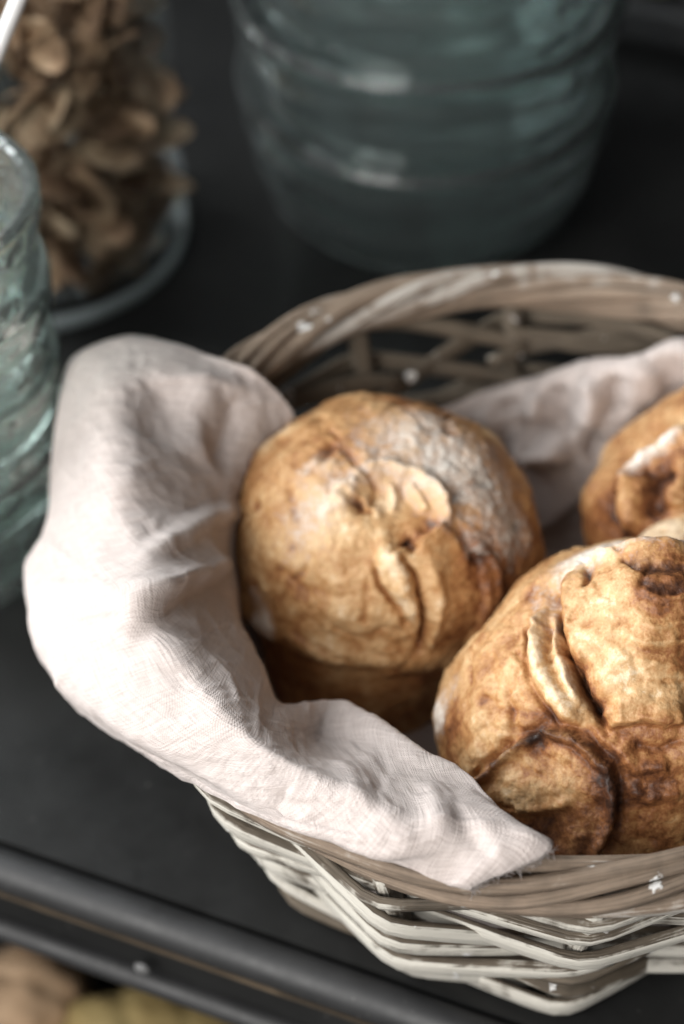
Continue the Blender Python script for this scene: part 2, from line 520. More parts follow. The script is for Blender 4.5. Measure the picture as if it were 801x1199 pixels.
# woven strips: each lies outside one stake and tucks behind its neighbours
ROWS = 11
for r in range(ROWS):
    z0 = .0085 + r * (HB - .010) / (ROWS - 1)
    for k in range(r % 2, NST, 2):
        a = stakes[k]; da = 2 * PI / NST
        drop = random.uniform(.3, 1.0) * .0190 * (1 if random.random() < .66 else -.8); poke = random.random() < .2
        e0 = -1.0 - random.uniform(.05, .22); e1 = 1.0 + random.uniform(.05, .22)
        us = np.linspace(e0, e1, 25)
        path = []; ups = []
        kink = random.uniform(.5, .9)
        out_ = .0070 + random.uniform(-.0016, .0030)
        zj = random.uniform(-.0036, .0036)
        lean = random.uniform(-.25, .25)
        for u in us:
            z = min(.1010, max(.0045, z0 + zj - drop * u))
            off = -.0052 + (out_ + .0052) * max(-.1, 1 - abs(u) * (.28 if poke and u > 0 else 1))          # straight runs, bent over the stake
            f = (u + 10) % 1
            rr = wall_r(z) * math.cos(da / 2) / math.cos((f - .5) * da) + off
            path.append((rr * math.cos(a + u * da), rr * math.sin(a + u * da), z))
            c = a + u * da
            ups.append(((.26 + lean) * math.cos(c), (.26 + lean) * math.sin(c), 1))
        path = np.array(path)
        for _ in range(1): path[1:-1] = (path[:-2] + 2 * path[1:-1] + path[2:]) / 4
        hw = random.uniform(.0024, .0046)
        rod('willow_strip', path, random.uniform(.0018, .0026), hw, ups, basket, WILLOW, .30, 14, flat=True)

# base
V = []; Fc = []
bs = lathe([(0, .003), (RB - .006, .003), (RB - .004, .0055), (RB - .006, .008), (0, .008)], 64)
link('base', bs, WILLOW, basket)

# twisted rim
NS = 9
for k in range(NS):
    n = 420
    path = []; ups = []
    ph = 2 * PI * k / NS + random.uniform(-.12, .12)
    wa, wb = random.uniform(.0062, .0074), random.uniform(.0068, .0082)
    for i in range(n + 1):
        th = 2 * PI * i / n
        tw = ph + 3 * th + .16 * math.sin(5 * th + k) + .1 * math.sin(11 * th + 2.3 * k)
        rr = RR + wa * math.cos(tw) * (1 + .1 * math.sin(7 * th + k * 1.7))
        zz = RZ + wb * math.sin(tw) - .25 * (rr - RR) + .0009 * math.sin(8 * th + 3 * k)
        path.append((rr * math.cos(th), rr * math.sin(th), zz)); ups.append((0, 0, 1))
    rad = random.uniform(.0023, .0031)
    rod('rim_strand', path, rad, rad, ups, basket, RIMW, 0)


# ------------------------------------------------------------------ bread rolls
def ell_hit(c, R, px, py):
    """point of an ellipsoid that the photograph shows at a pixel"""
    d = ray(px, py); o = (CAM - c) / R; dd = d / R
    A = dd @ dd; B = 2 * o @ dd; Cc = o @ o - 1
    q = B * B - 4 * A * Cc
    t = (-B - math.sqrt(q)) / (2 * A) if q > 0 else -B / (2 * A)
    p = o + dd * t
    return c + R * p / np.linalg.norm(p)


def ico(sub=7):
    bm = bmesh.new(); bmesh.ops.create_icosphere(bm, subdivisions=2, radius=1)
    V = np.array([v.co[:] for v in bm.verts]); Fc = np.array([[v.index for v in f.verts] for f in bm.faces]); bm.free()
    for _ in range(sub - 2):
        E = np.sort(np.concatenate([Fc[:, [0, 1]], Fc[:, [1, 2]], Fc[:, [2, 0]]]), axis=1)
        key = E[:, 0].astype(np.int64) * len(V) + E[:, 1]
        uq, inv = np.unique(key, return_inverse=True); inv = inv.ravel() + len(V)
        M = V[uq // len(V)] + V[uq % len(V)]; M /= np.linalg.norm(M, axis=1)[:, None]
        V = np.concatenate([V, M]); n = len(Fc)
        a, b, c = inv[:n], inv[n:2 * n], inv[2 * n:]
        Fc = np.concatenate([np.stack([Fc[:, 0], a, c], 1), np.stack([a, Fc[:, 1], b], 1), np.stack([c, b, Fc[:, 2]], 1), np.stack([a, b, c], 1)])
    return V, Fc


def fast_mesh(name, V, Fc):
    me = bpy.data.meshes.new(name); k = Fc.shape[1]
    me.vertices.add(len(V)); me.vertices.foreach_set('co', V.astype(np.float32).ravel())
    me.loops.add(len(Fc) * k); me.loops.foreach_set('vertex_index', Fc.astype(np.int32).ravel())
    me.polygons.add(len(Fc)); me.polygons.foreach_set('loop_start', np.arange(0, len(Fc) * k, k, dtype=np.int32))
    me.update(calc_edges=True); me.validate()
    return me


ICOS = {7: ico(7), 8: ico(8)}


class Roll:
    def __init__(s, c, R, seed, sub=7, wob=.0042):
        s.c = np.asarray(c, float); s.R = np.asarray(R, float); s.ico = ICOS[sub]; s.D = s.ico[0].copy()
        s.P = s.c + s.D * s.R                        # base surface, where features are laid out
        s.seed = seed
        n = s.D / s.R; s.N = n / np.linalg.norm(n, axis=1)[:, None]
        s.h = np.zeros(len(s.D)); s.bake = np.full(len(s.D), .36); s.flour = np.zeros(len(s.D)); s.char = np.zeros(len(s.D))
        w = np.stack([fbm(s.P * 90 + seed + 31 * k, 3) for k in range(3)], 1)
        s.W = s.P + w * wob                        # wobbled, so that no feature has a clean outline
        s.sh = np.ones(len(s.D))

    def pts(s, L): return np.array([ell_hit(s.c, s.R, *p) for p in L])

    def dist(s, L):
        L = s.pts(L)
        if len(L) == 1: return np.linalg.norm(s.W - L[0], axis=1), None, None, None
        return polydist(s.W, L)

    def line(s, L, w, h=0, bake=0, flour=0, char=0, ends=.12):
        d, t, q, T = s.dist(L)
        g = np.exp(-(d / w) ** 2)
        if t is not None and ends: g = g * (.25 + .75 * sstep(0, ends, t) * sstep(0, ends, 1 - t))
        s.h += h * g; s.bake += bake * g; s.flour += flour * g; s.char += char * g

    def step(s, L, w, h, decay, bake_hi=0, bake_lo=0, back=.5):
        """one sheet of dough lapping over another: high on the left of the line's direction"""
        d, t, q, T = s.dist(L)
        side = np.einsum('ij,ij->i', np.cross(T, s.W - q), s.N)
        sd = np.where(side > 0, d, -d)
        env = sstep(0, .15, t) * sstep(0, .15, 1 - t)
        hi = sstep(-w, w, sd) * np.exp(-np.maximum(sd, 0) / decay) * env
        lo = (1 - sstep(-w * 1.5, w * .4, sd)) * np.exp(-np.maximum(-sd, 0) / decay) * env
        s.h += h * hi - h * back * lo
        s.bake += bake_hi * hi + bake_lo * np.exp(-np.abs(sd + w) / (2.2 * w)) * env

    def patch(s, px, py, r, h=0, bake=0, flour=0, char=0, power=2):
        d = s.dist([(px, py)])[0]
        g = np.exp(-(d / r) ** power)
        s.h += h * g; s.bake += bake * g; s.flour += flour * g; s.char += char * g

    def weather(s, n, rnd):
        """blisters, pinholes and short wrinkles of the crust"""
        for k in range(n):
            i = rnd.integers(len(s.P)); p = s.P[i]
            d = np.linalg.norm(s.W - p, axis=1); r = rnd.uniform(.0010, .0030)
            g = np.exp(-(d / r) ** 2); q = rnd.random()
            if q < .5: s.h += g * r * .38; s.bake -= g * .08
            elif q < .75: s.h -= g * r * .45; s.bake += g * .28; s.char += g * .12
            else:
                t = np.cross(s.N[i], rnd.normal(size=3)); t /= np.linalg.norm(t); L = rnd.uniform(.005, .014)
                d2 = polydist(s.W, [p - t * L, p + t * L * .2 + s.N[i] * -.001, p + t * L])[0]
                g2 = np.exp(-(d2 / .0014) ** 2); s.h -= g2 * .0011; s.bake += g2 * .15

    def arcs(s, cx, cy, radii, a0, a1, rnd, h=-.0009, bake=.14, w=.0014, sq=.8):
        """concentric pull marks in stretched dough"""
        for r in radii:
            b0 = a0 + rnd.uniform(0, .35) * (a1 - a0); b1 = a1 - rnd.uniform(0, .35) * (a1 - a0)
            L = [(cx + (r + rnd.uniform(-2, 2)) * math.cos(a), cy + (r + rnd.uniform(-2, 2)) * sq * math.sin(a)) for a in np.linspace(b0, b1, 7)]
            k = rnd.uniform(.5, 1.2)
            s.line(L, w * rnd.uniform(.8, 1.5), h * k, bake * k, ends=.3)

    def build(s, name, label, bumps=1.0):
        P = s.P
        s.weather(150, np.random.default_rng(int(s.seed * 10)))
        s.h += .0042 * bumps * fbm(P * 26 + s.seed, 3) + .0013 * fbm(P * 85 + 5 + s.seed, 4) + .0005 * fbm(P * 300 + s.seed, 3)
        rid = 1 - np.abs(noise3(P * 60 + s.seed * 2)); s.h += -.0012 * rid ** 8 * sstep(-.1, .5, noise3(P * 24 + 9))
        s.bake += .16 * fbm(P * 40 + 3 + s.seed, 4) + .05 * rid ** 8
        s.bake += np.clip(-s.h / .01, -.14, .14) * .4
        X = s.c + (P - s.c) * np.stack([s.sh, s.sh, np.ones_like(s.sh)], 1) + s.N * s.h[:, None]
        base = np.array([s.c[0], s.c[1], getattr(s, 'foot', s.c[2] - s.R[2])])
        X[:, 2] = np.maximum(X[:, 2], base[2] + .006 + .0015 * s.D[:, 2])
        s.X = X
        me = fast_mesh(name, X - base, s.ico[1])
        ca = me.color_attributes.new('tone', 'FLOAT_COLOR', 'POINT')
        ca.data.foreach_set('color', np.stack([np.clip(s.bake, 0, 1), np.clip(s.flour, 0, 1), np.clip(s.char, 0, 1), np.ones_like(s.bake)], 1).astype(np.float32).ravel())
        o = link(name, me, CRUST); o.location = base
        tag(o, label, 'bread roll', 'bread rolls in the basket')
        return o


# whole roll in the middle
r1 = Roll((-.0595, .0415, .0760), (.0612, .0575, .0520), 1.7, 8, .0026)
rho = np.hypot(r1.P[:, 0] - r1.c[0], r1.P[:, 1] - r1.c[1]); lz = r1.W[:, 2] - r1.c[2]
ang = np.arctan2(r1.D[:, 1], r1.D[:, 0])
low = -.0125 - lz + .0022 * noise3(r1.P * 40) - .0125 * np.exp(-((ang + .95) / .40) ** 2)
under = sstep(-.0008, .0055, low)
qx, qy = r1.D[:, 0], r1.D[:, 1]; qn = np.maximum(np.hypot(qx, qy), 1e-5)
sw = 1 + .05 * noise3(r1.P * 30 + 3); sw = sw * np.minimum(1, qn / .42)
r1.P[:, 0] += under * (r1.c[0] - .006 + .041 * sw * qx / qn - r1.P[:, 0])      # the lower tier is narrower than the cap
r1.P[:, 1] += under * (r1.c[1] - .010 + .043 * sw * qy / qn - r1.P[:, 1])
lo = r1.P[:, 2] - (r1.c[2] - .0125)
r1.P[:, 2] += np.where(lo < 0, lo * .42, 0)
r1.foot = .010
r1.bake += .04 * under + .16 * np.exp(-(low / .004) ** 2)
r1.h += .0035 * np.exp(-((low + .006) / .006) ** 2)
r1.bake -= .015
r1.line([(398, 578), (412, 560), (430, 548), (455, 543), (488, 553), (512, 572), (522, 596), (516, 618)], .0030, .0040, -.04, .12)      # torn lip round the open crumb
r1.patch(468, 578, .010, -.0045, -.22)
r1.patch(440, 575, .007, -.002, -.12)
r1.line([(455, 560), (462, 578), (458, 596)], .0018, .0024, -.1)
r1.line([(482, 562), (492, 582), (496, 600)], .0016, .0022, -.06)
r1.line([(436, 556), (438, 574), (430, 592)], .0015, -.0022, .16)
r1.line([(472, 560), (476, 580)], .0012, -.0016, .14)
r1.line([(412, 584), (420, 594), (436, 598)], .0016, -.0026, .24, char=.12)
for x, y, q_ in ((400, 572, .0022), (414, 566, .0020), (398, 588, .002), (428, 588, .0020), (440, 598, .0022), (388, 598, .0022), (410, 578, .0016), (392, 582, .0016)):
    r1.patch(x, y, q_, .0020, -.06, .08)
r1.step([(518, 606), (500, 628), (478, 640), (452, 648)], .0011, .0040, .010, -.08, .30)
r1.line([(476, 634), (490, 646)], .0022, -.0042, .40, char=.6)
r1.line([(452, 634), (460, 662), (474, 692), (486, 722)], .0034, .0046, -.12, .10)                            # pale petal of dough
r1.line([(468, 648), (481, 672), (494, 702)], .0013, -.0036, .32)
r1.line([(440, 660), (446, 688), (463, 714), (480, 738)], .0014, -.0030, .26)
r1.line([(500, 655), (512, 690), (512, 730), (500, 765)], .0026, .0026, -.02)
r1.line([(492, 700), (498, 730), (490, 764)], .0013, -.0038, .32)
r1.step([(524, 790), (556, 742), (566, 690), (556, 640), (530, 600)], .0014, -.0026, .010, 0, .16)
r1.arcs(530, 715, [16, 25, 34, 43], .6, 2.9, np.random.default_rng(8), -.0012, .18, .0009)
r1.line([(560, 640), (580, 668), (582, 700)], .002, .0018, .06)
r1.line([(350, 560), (372, 545), (395, 545)], .003, .0012, -.02, .2)
r1.line([(320, 660), (360, 690), (420, 700)], .0030, -.0010, .07)
r1.patch(440, 640, .030, .0, -.10)
r1.patch(515, 530, .026, 0, .14, .47)
r1.patch(568, 585, .024, 0, .18, .40)
r1.patch(455, 500, .024, 0, .05, .34)
r1.patch(600, 640, .016, 0, .20, .34)
r1.patch(375, 585, .018, 0, .03, .42)
r1.patch(345, 640, .016, 0, .02, .26)
r1.patch(312, 730, .0062, .0012, 0, 1.0, power=4)
r1.patch(300, 700, .009, 0, 0, .4)
r1.patch(595, 690, .022, 0, .22)
r1.patch(350, 700, .022, 0, -.02, .05)
for x, y in ((373, 492), (385, 525), (410, 560), (525, 505), (415, 590), (560, 655)): r1.patch(x, y, .0028, -.002, .25, 0, .3)
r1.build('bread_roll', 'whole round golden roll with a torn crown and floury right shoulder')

# large roll at the front
r2 = Roll(at(722, 842, .078), (.0665, .064, .064), 9.1, 8, .0022)
r2.bake -= .07
r2.patch(548, 712, .034, -.0085)
r2.patch(772, 712, .025, .012, .02)
r2.patch(772, 697, .015, .0080, .08)
r2.line([(690, 668), (712, 672), (740, 680), (770, 682), (805, 682)], .0034, .0042, .02, .05)        # the curled lip of the knob
r2.patch(766, 707, .0075, -.0030, .24, 0, .22)
r2.line([(730, 690), (755, 703), (790, 706)], .0022, -.0022, .2, 0, .45)
r2.line([(742, 712), (768, 722), (800, 718)], .0018, -.0012, .2, 0, .35)
r2.line([(724, 672), (730, 690), (742, 704)], .0010, -.0020, .25, 0, .3)
r2.patch(770, 725, .020, 0, .12)
rnd2 = np.random.default_rng(5)
r2.arcs(775, 690, [44, 53, 62, 72, 82, 92, 103, 114, 126, 138], .15, 2.5, rnd2, -.0013, .34, .0009)
r2.arcs(775, 690, [48, 58, 67, 78, 98, 120], .3, 2.3, rnd2, .0009, -.12, .0009)
r2.step([(718, 862), (704, 838), (686, 804), (668, 768), (655, 728), (656, 692), (676, 668)], .0010, -.0072, .016, -.05, .22)
r2.line([(652, 705), (660, 750), (676, 792), (694, 826), (714, 856)], .0014, -.0062, .42, 0, .32)
r2.line([(676, 775), (694, 806), (706, 836)], .0030, -.0030, .25)
r2.step([(712, 850), (750, 848), (775, 852), (806, 846)], .0014, .0040, .012, 0, .16)
r2.line([(636, 700), (624, 732), (628, 770), (648, 812), (678, 852)], .0042, .0050, -.14, .10)
r2.line([(649, 705), (646, 742), (660, 792), (680, 826)], .0018, .0030, -.12, .12)
r2.line([(640, 725), (640, 765), (658, 808)], .0010, -.0022, .16)
r2.line([(612, 722), (610, 770), (628, 818), (652, 852)], .0014, -.0034, .26)
r2.line([(690, 680), (693, 702)], .0014, -.0028, .35, 0, .3)
r2.line([(600, 742), (606, 728), (622, 722), (630, 732), (622, 744), (606, 746)], .0014, .0022, .04)
r2.patch(615, 735, .0028, -.0028, .28, 0, .15)
r2.line([(596, 760), (606, 775)], .0012, -.0016, .2)
r2.line([(720, 870), (745, 900), (785, 895)], .0030, .0030, .14)
r2.line([(740, 872), (765, 878), (800, 870)], .0014, -.0020, .22)
r2.line([(735, 925), (760, 935), (800, 925)], .0022, .0022, .10)
r2.line([(690, 700), (720, 780), (790, 830)], .012, .0, -.08)
r2.line([(560, 760), (575, 800), (572, 850)], .0030, -.0010, .10)
r2.line([(590, 800), (600, 850), (585, 880)], .0016, -.0014, .16)
r2.arcs(560, 1000, [110, 140, 165, 190, 215], 4.5, 5.9, rnd2, -.0008, .10, .0012)
r2.patch(563, 820, .0026, -.0018, .3, 0, .3)
r2.patch(525, 840, .010, 0, .18)
r2.patch(730, 650, .016, 0, 0, .95)
r2.patch(690, 650, .012, 0, 0, .6)
r2.patch(790, 668, .010, 0, 0, .6)
r2.patch(630, 690, .016, 0, .08, .34)
r2.patch(505, 840, .0085, 0, 0, .95)
r2.patch(520, 800, .012, 0, 0, .38)
r2.patch(650, 760, .018, 0, -.06, .18)
r2.patch(750, 960, .03, 0, .22)
r2.patch(790, 900, .02, 0, .12)
r2.patch(740, 930, .012, 0, .12)
# burnt flap with a curled rim
ring = [(563, 912), (585, 890), (608, 868), (632, 855), (660, 857), (690, 868), (712, 890), (721, 925), (716, 962), (702, 992), (668, 1004), (625, 985), (590, 950), (563, 912)]
d, t, q, T = polydist(r2.W, r2.pts(ring))
cen = r2.pts([(645, 930)])[0]
loc = r2.W - cen
radial = q - cen; inside = (np.einsum('ij,ij->i', r2.W - q, radial) < 0) & (np.linalg.norm(loc, axis=1) < .034)
sd = np.where(inside, d, -d)
rr_ = np.linalg.norm(loc, axis=1)
plate = sstep(-.0007, .0006, sd) * (rr_ < .045)
dn = r2.pts([(655, 1000)])[0] - r2.pts([(640, 858)])[0]; dl = np.linalg.norm(dn)
down = np.clip((r2.W - r2.pts([(640, 858)])[0]) @ dn / dl ** 2, 0, 1)
r2.h += plate * (.0030 + .0050 * down) + .0036 * np.exp(-((sd - .0014) / .0017) ** 2) * (.6 + .6 * noise3(r2.P * 95) ** 2 * 3)
r2.h += plate * (.0013 * fbm(r2.P * 130, 4) - .0040 * np.exp(-(rr_ / .017) ** 2)) - .0016 * np.exp(-((sd + .0022) / .0016) ** 2)
top = .35 + .65 * sstep(-.3, .5, ((r2.W - cen) @ np.array([-.25, .3, .6])) / .02) + .35 * sstep(.2, .8, (r2.W - cen)[:, 0] / .02)
r2.char += np.exp(-((sd - .0010) / .0022) ** 2) * np.clip(top, 0, 1) * .60
r2.bake += np.exp(-((sd - .0025) / .004) ** 2) * .26 + plate * (.06 + .26 * fbm(r2.P * 75 + 2, 4))
r2.bake += .12 * np.exp(-((sd + .002) / .002) ** 2)
r2.patch(628, 866, .004, -.0022, .3, 0, .35)
r2.line([(605, 938), (640, 942), (672, 932)], .0020, .0018, -.05)
r2.line([(600, 930), (640, 925), (690, 900)], .005, .0012, -.06)
r2.line([(585, 945), (620, 958), (680, 965)], .006, -.001, .22)
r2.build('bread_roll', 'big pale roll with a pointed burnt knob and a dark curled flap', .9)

# roll at the back right
r3 = Roll(at(838, 585, .080), (.0545, .050, .048), 4.4, 7, .003)
r3.patch(728, 492, .032, -.015)
r3.patch(742, 600, .012, .006)
r3.patch(715, 625, .014, -.005)
r3.bake -= .03
r3.line([(712, 562), (735, 534), (765, 506), (800, 482)], .0060, .0050, -.08, .50)
r3.line([(728, 545), (755, 518), (790, 494)], .0050, 0, 0, .45)
r3.line([(738, 548), (734, 575), (730, 600), (742, 622)], .0090, .0060, -.16)
r3.line([(768, 545), (764, 575), (772, 606)], .0050, -.0065, .34, 0, .20)
r3.line([(800, 520), (786, 556), (792, 600)], .0070, .0050, .05)
r3.line([(714, 572), (712, 600), (724, 622)], .0040, -.0040, .26)
r3.arcs(800, 500, [40, 52, 64, 76, 90, 104], 1.3, 2.9, np.random.default_rng(3), -.0016, .20, .0018)
r3.patch(700, 590, .016, 0, .26)
r3.patch(740, 625, .016, 0, .34)
r3.build('bread_roll', 'brown roll with a white floury ridge, behind the big knobbed roll')
# fourth roll, mostly behind the others
r4 = Roll(at(850, 704, .080), (.041, .036, .036), 6.2)
r4.bake -= .24; r4.patch(790, 630, .02, 0, -.06, .35)
r4.build('bread_roll', 'small pale roll tucked between the knobbed roll and the brown one')
ROLLS = [r1, r2, r3, r4]

# ------------------------------------------------------------------ linen cloth
def cyl(th, r, z): return np.array([r * math.cos(math.radians(th)), r * math.sin(math.radians(th)), z])


def station(th, upper):
    pts = [cyl(th, .001, .0125), cyl(th, .06, .0130), cyl(th, .104, .018), cyl(th, .116, .050)]
    for p in upper:
        pts.append(over_rim(*p))
    return th, pts


def over_rim(px, py, z):
    """the measured point, or where its sight line first meets the rim if that comes before"""
    a = at(px, py, z); d = (a - CAM); L = np.linalg.norm(d); d = d / L
    t = np.arange(L - .12, L, .0004)
    q = CAM + t[:, None] * d
    m = np.hypot((np.hypot(q[:, 0], q[:, 1]) - RR) / .0130, (q[:, 2] - RZ) / .0142)
    k = np.where(m < 1)[0]
    return q[k[0]] if len(k) else a


def low_station(th, z, r=None):
    pts = [cyl(th, .001, .0125), cyl(th, .06, .0130), cyl(th, .100, .018), cyl(th, .112, min(.05, z * .6))]
    for k in range(6):
        zz = z * (.7 + .06 * k); pts.append(cyl(th, .111 + .034 * zz / .12, zz))
    return th, pts


ST = [
    station(126, [(352, 520, .090), (345, 490, .108), (318, 452, .124), (285, 430, .133), (245, 418, .130), (210, 406, .120)]),
    station(138, [(330, 545, .090), (295, 492, .116), (230, 440, .136), (170, 398, .130), (140, 396, .110), (128, 415, .090)]),
    station(150, [(320, 572, .085), (270, 530, .112), (160, 455, .138), (105, 412, .124), (80, 440, .094), (90, 480, .070)]),
    station(164, [(300, 592, .085), (250, 575, .113), (142, 530, .137), (80, 490, .120), (66, 530, .090), (75, 570, .060)]),
    station(178, [(290, 620, .084), (245, 612, .112), (146, 600, .135), (72, 580, .112), (56, 622, .080), (64, 650, .055)]),
    station(190, [(272, 660, .086), (240, 660, .110), (160, 662, .134), (62, 650, .108), (33, 668, .082), (45, 692, .060)]),
    station(202, [(272, 702, .090), (250, 716, .112), (185, 742, .134), (80, 742, .112), (43, 748, .090), (55, 765, .068)]),
    station(215, [(302, 775, .094), (285, 782, .114), (240, 812, .134), (140, 832, .116), (88, 815, .097), (100, 832, .080)]),
    station(227, [(335, 832, .092), (322, 848, .114), (300, 872, .134), (225, 894, .120), (168, 873, .106), (182, 888, .090)]),
    station(237, [(400, 822, .090), (372, 866, .090), (370, 906, .134), (312, 942, .122), (249, 925, .106), (262, 938, .092)]),
    station(247, [(447, 850, .100), (430, 880, .104), (430, 936, .135), (378, 966, .127), (332, 962, .113), (340, 970, .102)]),
    station(256, [(502, 886, .110), (495, 908, .119), (492, 960, .136), (462, 1000, .130), (428, 992, .117), (436, 998, .108)]),
    station(262, [(542, 906, .114), (550, 924, .123), (570, 962, .136), (552, 992, .134), (520, 1028, .124), (518, 1031, .118)]),
    station(266, [(580, 955, .116), (612, 976, .126), (644, 992, .134), (604, 1015, .132), (554, 1036, .126), (552, 1037, .121)]),
    low_station(269, .075),
    low_station(300, .08), low_station(330, .095), low_station(360, .105), low_station(385, .108),
    station(403, [(800, 520, .060), (800, 470, .080), (800, 440, .098), (801, 415, .110), (806, 404, .112), (810, 400, .108)]),
    station(420, [(700, 565, .050), (715, 520, .068), (735, 465, .090), (742, 432, .102), (746, 421, .104), (748, 418, .100)]),
    station(435, [(650, 610, .035), (655, 550, .055), (670, 480, .080), (682, 436, .094), (690, 424, .096), (692, 421, .092)]),
    station(450, [(620, 620, .030), (610, 545, .050), (615, 495, .068), (625, 455, .082), (632, 442, .085), (634, 439, .082)]),
    low_station(468, .068), low_station(484, .070),
]
ST.append((126 + 360 - .5, ST[0][1][:4] + low_station(485.5, .07)[1][4:]))
ST = sorted(ST, key=lambda s: s[0])
ths = np.array([s[0] for s in ST], float)
ctl = np.array([s[1] for s in ST])                        # stations x 10 x 3
NSX, NTX = 760, 300
# spend samples where the photograph looks
CUT = 540                                                 # here the napkin's own edge lies free on the rim
dens = np.concatenate([np.linspace(126, 266, CUT), np.linspace(269, 395, 70), np.linspace(395, 485.5, 171)[1:]])
rows = pchip(ths, ctl, dens)
tk = np.array([0, .12, .24, .34, .45, .55, .68, .80, .91, 1.0])
ti = np.concatenate([np.linspace(0, .34, 50)[:-1], np.linspace(.34, 1, 250)])
grid = np.stack([pchip(tk, rows[i], ti) for i in range(len(rows))])       # S x T x 3
Sn, Tn = grid.shape[:2]


def grid_normals(Gd):
    a = np.concatenate([np.gradient(Gd[:CUT], axis=0), np.gradient(Gd[CUT:], axis=0)]); b = np.gradient(Gd, axis=1)
    n = np.cross(a, b); n /= np.linalg.norm(n, axis=2)[:, :, None] + 1e-12
    return n


def blur(Gd, k=1, it=1):
    for _ in range(it):
        G2 = Gd.copy()
        G2[1:-1] = (Gd[:-2] + 2 * Gd[1:-1] + Gd[2:]) / 4
        G2[CUT - 1:CUT + 1] = Gd[CUT - 1:CUT + 1]
        G3 = G2.copy(); G3[:, 1:-1] = (G2[:, :-2] + 2 * G2[:, 1:-1] + G2[:, 2:]) / 4
        Gd = G3
    return Gd


T_ = np.tile(ti, Sn); TH = np.repeat(dens, Tn)


def settle(P, its):
    """lie on the rim, on the basket's wall and round the rolls instead of passing through them"""
    for it in range(its):
        rho = np.hypot(P[:, 0], P[:, 1]); dr = rho - RR; dz = P[:, 2] - RZ
        ex, ez = .0120, .0132
        m = np.hypot(dr / ex, dz / ez)
        k = (m < 1) & (T_ > .4) & (TH < 268.5)
        f = np.where(k, 1 / np.maximum(m, .25), 1)
        rho2 = RR + dr * f; zz = RZ + dz * f
        P[:, 0] *= rho2 / np.maximum(rho, 1e-6); P[:, 1] *= rho2 / np.maximum(rho, 1e-6); P[:, 2] = zz
        inner = (P[:, 2] < .105) & ((T_ < .46) | (TH > 268))
        rho = np.hypot(P[:, 0], P[:, 1]); lim = .1085 + .034 * np.clip(P[:, 2], 0, .12) / .12
        f = np.where(inner & (rho > lim), lim / np.maximum(rho, 1e-6), 1)
        P[:, 0] *= f; P[:, 1] *= f
        for r in ROLLS:
            q = (P - r.c) / (r.R * 1.0); l = np.linalg.norm(q, axis=1)
            k = (l < 1) & (l > .6)
            P[k] = r.c + q[k] / l[k][:, None] * r.R
    return P


grid = blur(settle(grid.reshape(-1, 3).copy(), 2).reshape(Sn, Tn, 3), 1, 14)
NM = grid_normals(grid)
# make every normal look up and away from the basket's floor
flip = np.sign(np.mean(NM[:, :40, 2]))
NM *= flip
NM = blur(NM, 1, 6); NM /= np.linalg.norm(NM, axis=2)[:, :, None] + 1e-12
P = grid.reshape(-1, 3).copy(); N = NM.reshape(-1, 3)
vis = sstep(.30, .44, T_)
h = np.zeros(len(P))


def surf_pt(px, py):
    """the cloth's nearest point along the sight line: folds are measured on the photograph and modelled on the cloth"""
    d = ray(px, py); d = d / np.linalg.norm(d)
    rel = P - CAM; s = rel @ d; off = np.linalg.norm(rel - s[:, None] * d, axis=1)
    c = np.where(off < .0035)[0]
    if len(c) == 0: c = np.array([np.argmin(off)])
    return P[c[np.argmin(s[c])]]


def fold(L, w, hh, decay=None, wob=.0015):
    global h
    L = np.array([surf_pt(*p) for p in L])
    W = P + wob * np.stack([noise3(P * 70 + 9 * k) for k in range(3)], 1)
    d, t, q, T = polydist(W, L)
    env = sstep(0, .25, t) * sstep(0, .2, 1 - t)
    if decay is None:
        h += hh * np.exp(-(d / w) ** 2) * env
    else:
        side = np.einsum('ij,ij->i', np.cross(T, W - q), N)
        s_ = np.where(side > 0, d, -d)
        h += env * (hh * sstep(-w, w, s_) * np.exp(-np.maximum(s_, 0) / decay) - .45 * hh * (1 - sstep(-2 * w, .5 * w, s_)) * np.exp(-np.maximum(-s_, 0) / (decay * .6)))


# the pocket fold beside the middle roll and the thin ridge above it
fold([(140, 760), (160, 725), (185, 702), (215, 684), (245, 674), (275, 668)], .0030, .0105, .012)
fold([(150, 690), (190, 640), (230, 612), (268, 598), (300, 590)], .0035, .0048)
fold([(120, 420), (128, 470), (132, 530), (140, 590)], .012, .0035)
fold([(200, 430), (190, 470), (186, 520)], .009, -.0030)
fold([(250, 430), (238, 480), (240, 540)], .006, .0030)
fold([(290, 450), (280, 500), (262, 545)], .005, -.0030)
fold([(90, 640), (130, 690), (150, 760)], .007, .0022)
fold([(215, 760), (200, 800), (205, 850)], .008, -.0020)
fold([(400, 880), (420, 915), (412, 950)], .004, .0016)
fold([(445, 870), (450, 910), (440, 960)], .0035, -.0014)
fold([(500, 900), (515, 940), (505, 985)], .004, .0020)
fold([(530, 930), (548, 970), (590, 990)], .003, -.0016)
fold([(560, 945), (575, 975), (600, 1000)], .003, .0016)
